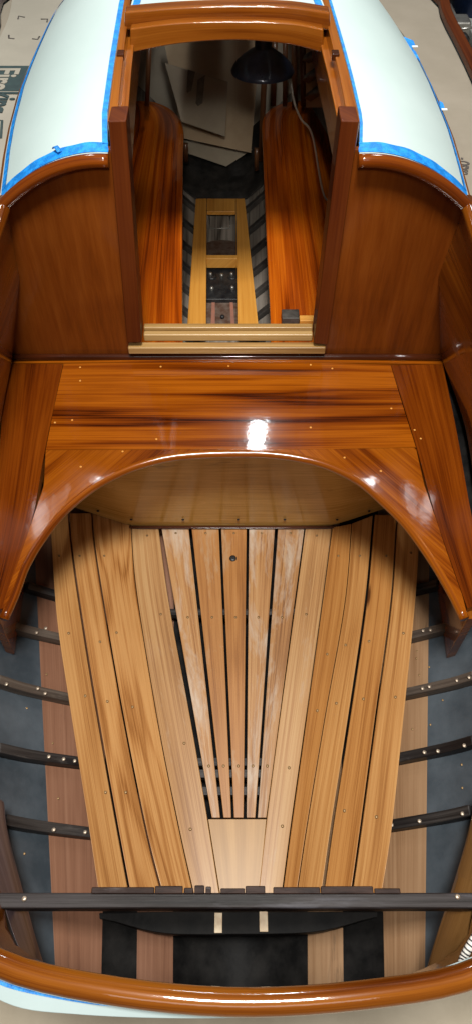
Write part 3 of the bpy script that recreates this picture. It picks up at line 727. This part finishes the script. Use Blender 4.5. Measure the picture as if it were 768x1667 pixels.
for (xa, ya, xb, yb) in ((500,92,514,84),(500,125,519,112),(503,155,524,140)):
    a, b = aty(xa, ya, 3.2), aty(xb, yb, 3.0); sweep('side_frame', [a, b], rect(.03, .02), 'cabdark', boat, up=(0, -1, .3))
loft('bow_lining', [[aty(215,40,3.85), aty(520,40,3.85)], [aty(215,250,3.85), aty(520,250,3.85)]], 'cream', boat, n=6, m=4, thick=.01, dirn=(0, 1, 0), flip=True)

# --- side decks, gunwale, outer hull, stern deck
ZS = .93
def sd(x, y): return ZS
for sgn in (-1, 1):
    pin = [Vector((sgn*.66, y, ZS)) for y in (1.0, 1.5)]+[roofpt(sgn, -.02, y)*1 for y in (2.0, 2.5, 3.0, 3.6, 4.08)]
    pin = [Vector((p.x, p.y, ZS)) for p in pin]
    if sgn > 0: gp = [atz(830,330,ZS), atz(800,225,ZS), atz(768,140,ZS), atz(740,80,ZS), atz(718,37,ZS), atz(701,0,ZS), Vector((.60,3.8,ZS))]
    else: gp = [atz(-70,330,ZS), atz(-50,240,ZS), atz(-25,140,ZS), atz(-8,85,ZS), atz(3,40,ZS), atz(16,0,ZS), Vector((-.66,3.9,ZS))]
    gp = [Vector((sgn*.52,.085,.722)), Vector((sgn*.66,.23,.77)), Vector((sgn*.77,.52,.83)), Vector((sgn*.83,.95,.89))]+gp+[Vector((sgn*.05,5.2,ZS))]
    pin = [Vector((sgn*.46,.105,.735)), Vector((sgn*.57,.26,.775)), Vector((sgn*.65,.6,.845))]+pin+[Vector((sgn*.02,5.0,ZS))]
    loft('side_deck', [pin, gp], 'hullp' if 0 else 'card2', boat, n=50, m=4, thick=.015, dirn=(0, 0, -1), flip=sgn < 0)
    gw = [p+Vector((sgn*.018, 0, .004)) for p in gp]
    sweep('gunwale', gw, rect(.04, .03), 'post' if sgn > 0 else 'clampl', boat, n=50, bev=.008)
    loft('outer_hull', [[p+Vector((sgn*.03, 0, 0)) for p in gp], [Vector((p.x*1.0, p.y, .35)) for p in gp], [Vector((p.x*.8, p.y, -.05)) for p in gp], [Vector((p.x*.1, p.y, -.25)) for p in gp]], 'hullp', boat, n=40, m=5, thick=.012, dirn=(-sgn, 0, .3))
# stern deck outside the coaming
zs = .725
si = [atz(*p, zs) for p in ((-90,1520),(-30,1570),(40,1598),(150,1624),(250,1634),(384,1638),(534,1634),(640,1622),(720,1600),(800,1570))]
so = [atz(*p, zs-.01) for p in ((-110,1560),(-40,1606),(30,1640),(120,1651),(240,1657),(384,1657),(540,1646),(640,1628),(720,1605),(800,1575))]
sdk = loft('stern_deck', [si, so], 'hullp', boat, n=60, m=4, thick=.02, dirn=(0, 0, -1), bev=.005)
loft('outer_hull', [[p+Vector((0, .012, -.02)) for p in so], [Vector((p.x, p.y+.006, .48)) for p in so]], 'hullp', boat, n=50, m=5, thick=.01, dirn=(0, 1, 0))
ti = [atz(*p, zs+.002) for p in ((-90,1524),(-30,1576),(20,1603),(150,1629),(250,1638))]; to = [atz(*p, zs+.002) for p in ((-90,1532),(-30,1583),(20,1610),(150,1635),(250,1641))]
loft('masking_tape', [ti, to], 'tape', sdk, n=30, m=2, thick=.001, dirn=(0, 0, -1))

# ------------------------------------------------------------------ loose things
lc = Vector((.075, 2.72, 0)); lp = aty(427, 118, 2.72)
lamp = empty('work_lamp', (lp.x, 2.72, lp.z-.03), 'black metal shade work lamp hanging inside the cabin below the hatch header', 'lamp')
ax = Vector((0.0, .05, 1)).normalized(); base = Vector((lp.x, 2.72, lp.z+.004))
lathe('lamp_shade', [(.112,-.002),(.113,.002),(.109,.010),(.096,.027),(.072,.047),(.046,.064),(.030,.074)], 'lamp', lamp, base, ax)
lathe('lamp_cap', [(.030,.073),(.030,.100),(.026,.125),(.016,.140),(.0001,.142)], 'lamp', lamp, base, ax)
sweep('hanger', [base+ax*.14, base+ax*.20, Vector((base.x, base.y+.01, 1.29))], circ(.006, 8), 'iron', lamp)
cp = [base+Vector((.095,-.01,.0)), aty(478,165,2.6), aty(490,195,2.6), aty(508,222,2.65), Vector((.37,2.75,.425)), Vector((.46,2.80,.408))]
sweep('cord', cp, circ(.0042, 8), 'cord', lamp, n=40)

def sheet(name, pts, Y, lean, mat, label, cat='cardboard'):
    P = [aty(x, y, Y+lean*(i < 2)) for i, (x, y) in enumerate(pts)]
    t = loft(name, [[P[0], P[1]], [P[3], P[2]]], mat, None, n=8, m=8, thick=.004, dirn=(0, 1, 0), flip=True)
    return tag(t, label, cat, None)
s1 = sheet('cardboard_sheet', ((269,103),(371,134),(366,222),(296,198)), 3.32, .10, 'card4', 'grey marked cardboard sheet leaning at the front of the cabin, tilted to the left')
for pts in (((306,113),(318,117),(312,147),(304,152)), ((322,130),(334,122),(330,168),(318,176))):
    P = [aty(x, y, 3.425-.10*(y-103)/118-.006) for x, y in pts]
    o = loft('ink_mark', [[P[0], P[1]], [P[3], P[2]]], 'smudge', s1, n=3, m=3, thick=.001, dirn=(0, 1, 0), flip=True)
sheet('cardboard_sheet', ((262,40),(425,40),(408,249),(298,225)), 3.46, .2, 'card3', 'big tan cardboard sheet standing behind the marked sheet in the cabin')
sheet('cardboard_sheet', ((296,228),(410,244),(368,271),(296,246)), 3.52, .05, 'card4', 'folded strip of grey cardboard lowest in front of the bilge')
# block on the right berth
blk = empty('wood_block', atz(484, 531, ZB), 'small dark and tan wood block on the aft end of the right berth', 'block')
a, b = atz(458, 531, ZB), atz(487, 517, ZB+.03)
box('block_body', (a.x, a.y, ZB+.0005), (b.x, a.y+.05, ZB+.035), 'blockd', blk, .003)
c = atz(512, 531, ZB)
box('block_arm', (b.x+.001, a.y, ZB+.0005), (c.x+.03, a.y+.03, ZB+.024), 'casew', blk, .002)

# cardboard protecting the side decks
zc = ZS+.006
def flat(name, pts_a, pts_b, mat, label, z=zc):
    o = loft(name, [[atz(*p, z) for p in pts_a], [atz(*p, z) for p in pts_b]], mat, None, n=24, m=6, thick=.004, dirn=(0, 0, -1))
    return tag(o, label, 'cardboard')
cl = flat('cardboard_sheet', ((-60,330),(-40,240),(-12,95),(14,30),(22,-12)), ((16,330),(26,240),(66,95),(104,30),(130,-12)), 'card', 'pale cardboard box panel with dark green lettering on the left side deck')
cr = flat('cardboard_sheet', ((600,-12),(672,80),(720,190),(750,300),(756,345)), ((682,-12),(720,82),(762,190),(800,300),(812,345)), 'card2', 'plain tan cardboard sheet on the right side deck beside the cabin top')
# printed band and lettering on the left one
zt = zc+.0012
bandq = [atz(-14,107,zt), atz(54,107,zt), atz(40,148,zt), atz(-24,148,zt)]
loft('printed_band', [[bandq[0], bandq[1]], [bandq[3], bandq[2]]], 'ink', cl, n=3, m=3, thick=.0008, dirn=(0, 0, -1), flip=True)
p0, p1, p2 = atz(4,111,zt), atz(4,149,zt), atz(4,182,zt)
text_mesh('lettering', 'Fire', .125, 'card', cl, (p0.x-.02, p0.y, zt+.0015), -math.pi/2, xs=(p0.y-p1.y)/.20)
text_mesh('lettering', 'king', .125, 'ink', cl, (p1.x-.028, p1.y-.004, zt+.0015), -math.pi/2, xs=(p1.y-p2.y)/.20)
for pts in (((30,31),(31,26),(41,28)), ((67,31),(78,31),(77,36)), ((15,57),(15,62),(24,63)), ((53,63),(62,64),(65,59))):
    sweep('corner_mark', [atz(*p, zt) for p in pts], rect(.006, .0006), 'pen', cl)
for pts in (((-6,196),(4,196),(2,225),(-9,225)),):
    sweep('printed_frame', [atz(*p, zt) for p in pts], rect(.008, .0006), 'ink', cl)
p = atz(752, 256, zt); q = atz(752, 292, zt)
text_mesh('lettering', '- OSYC -', .05, 'pen', cr, (p.x-.012, p.y, zt), -math.pi/2-.28, xs=(p.y-q.y)/.21)

# bar clamp and blue tub on the bench beyond the gunwale
ZT = .78
bn = empty('workbench', atz(775, 60, -.26), 'grey workbench beyond the right gunwale', 'bench')
a, b = atz(735, 110, ZT), atz(735, -60, ZT)
bx0 = atz(728, 0, ZT).x
box('bench_top', (1.02, 2.0, ZT-.04), (1.9, 5.5, ZT), 'bench', bn, .004)
for x in (1.10, 1.8):
    for y in (2.1, 5.4): box('leg', (x-.03, y-.03, -.25), (x+.03, y+.03, ZT-.041), 'bench', bn, .003)
ck = empty('bar_clamp', atz(748, 50, ZT), 'dull steel bar clamp lying beside the right gunwale', 'clamp')
zz = ZT+.03
for dx in (0, 8):
    sweep('rod', [atz(724+dx, 8, zz), atz(738+dx*.9, 36, zz)], circ(.006, 10), 'steel', ck)
pc = atz(748, 42, zz); box('jaw', (pc.x-.05, pc.y-.05, ZT+.001), (pc.x+.035, pc.y+.05, ZT+.06), 'steel', ck, .01)
sweep('screw_rod', [atz(750, 56, zz), atz(780, 118, zz)], circ(.007, 10), 'steel', ck)
p = atz(752, 62, zz); lathe('knob', [(.0001,.03),(.018,.028),(.022,.0),(.018,-.02),(.0001,-.022)], 'iron', ck, p, Vector((.3, -1, 0)).normalized(), n=18)
sweep('handle', [p+Vector((-.03, 0, .03)), p+Vector((.04, 0, .04))], circ(.005, 8), 'steel', ck)
tp = atz(762, 30, ZT)
tub = empty('blue_tub', (tp.x+.06, tp.y+.12, ZT), 'dark blue plastic tub behind the steel clamp', 'tub')
lathe('tub_body', [(.0001,.002),(.13,.002),(.15,.20),(.155,.20),(.156,.21),(.145,.21),(.125,.01),(.0001,.01)], 'bluep', tub, (tp.x+.06, tp.y+.12, ZT))
lathe('tub_lid', [(.0001,.225),(.12,.222),(.158,.215),(.160,.205)], 'bluep', tub, (tp.x+.06, tp.y+.12, ZT))
# striped rope tucked under the right coaming
rp = [atz(782,1512,.63), atz(764,1540,.62), atz(753,1562,.61), atz(745,1594,.62)]
ro = empty('rope', rp[1], 'black and white striped rope tucked under the right coaming', 'rope')
P = resample(rp, 40)
sweep('strand', P, circ(.007, 10), 'ropew', ro)
for i in range(1, 38, 3):
    sweep('fleck', [P[i], P[i+1]], circ(.0075, 10), 'ropeb', ro)

# floor
fl = grid('floor', [[Vector((-25+5*i, -20+5*j, -.26)) for i in range(11)] for j in range(11)], 'floor', None)
fl['kind'] = 'structure'

# ------------------------------------------------------------------ light
w = bpy.data.worlds.new('World'); S.world = w; w.use_nodes = True
bg = w.node_tree.nodes['Background']; bg.inputs[0].default_value = (1.0, .87, .70, 1); bg.inputs[1].default_value = .085
def area(name, loc, target, sx, sy, power, col=(1, .97, .92), rot=0):
    l = bpy.data.lights.new(name, 'AREA'); l.shape = 'RECTANGLE'; l.size = sx; l.size_y = sy; l.energy = power; l.color = col
    o = bpy.data.objects.new(name, l); COL.objects.link(o); o.location = loc
    o.rotation_euler = (Vector(target)-Vector(loc)).to_track_quat('-Z', 'Y').to_euler()
    return o
area('ceiling_and_fill_light', (.05, .15, 4.7), (0, 1.4, 0), .9, .8, 285)
area('ceiling_and_fill_light', (.18, 3.65, 3.0), (0, 2.6, 0), .10, .30, 11, (.93, .98, 1))
area('ceiling_and_fill_light', (.95, 3.1, 3.0), (0, 1.5, 0), .14, .36, 8, (.93, .98, 1))
area('ceiling_and_fill_light', (-1.0, 3.15, 3.0), (0, 1.5, 0), .14, .36, 8, (.93, .98, 1))
area('ceiling_and_fill_light', (0, -2.2, 4.0), (0, 1.0, .3), 2.2, .8, 20)  # added soft fill from behind, lifts the sole and bulkhead
area('ceiling_and_fill_light', (-.05, 4.2, 3.0), (0, 1.6, .5), .10, .22, 5, (.93, .98, 1))
sl = bpy.data.lights.new('hatch_fill_spot', 'SPOT'); sl.energy = 160; sl.spot_size = math.radians(23); sl.spot_blend = 1.0; sl.shadow_soft_size = .12; sl.color = (1, .93, .82)  # added spot aimed through the hatch to brighten the dark cabin
so_ = bpy.data.objects.new('hatch_fill_spot', sl); COL.objects.link(so_); so_.location = (0, -.3, 2.52)
so_.rotation_euler = (Vector((-.03, 2.42, .4))-so_.location).to_track_quat('-Z', 'Y').to_euler()
vs = S.view_settings; vs.view_transform = 'Standard'; vs.look = 'None'; vs.gamma = 1; vs.exposure = 0
S.render.engine = 'CYCLES'
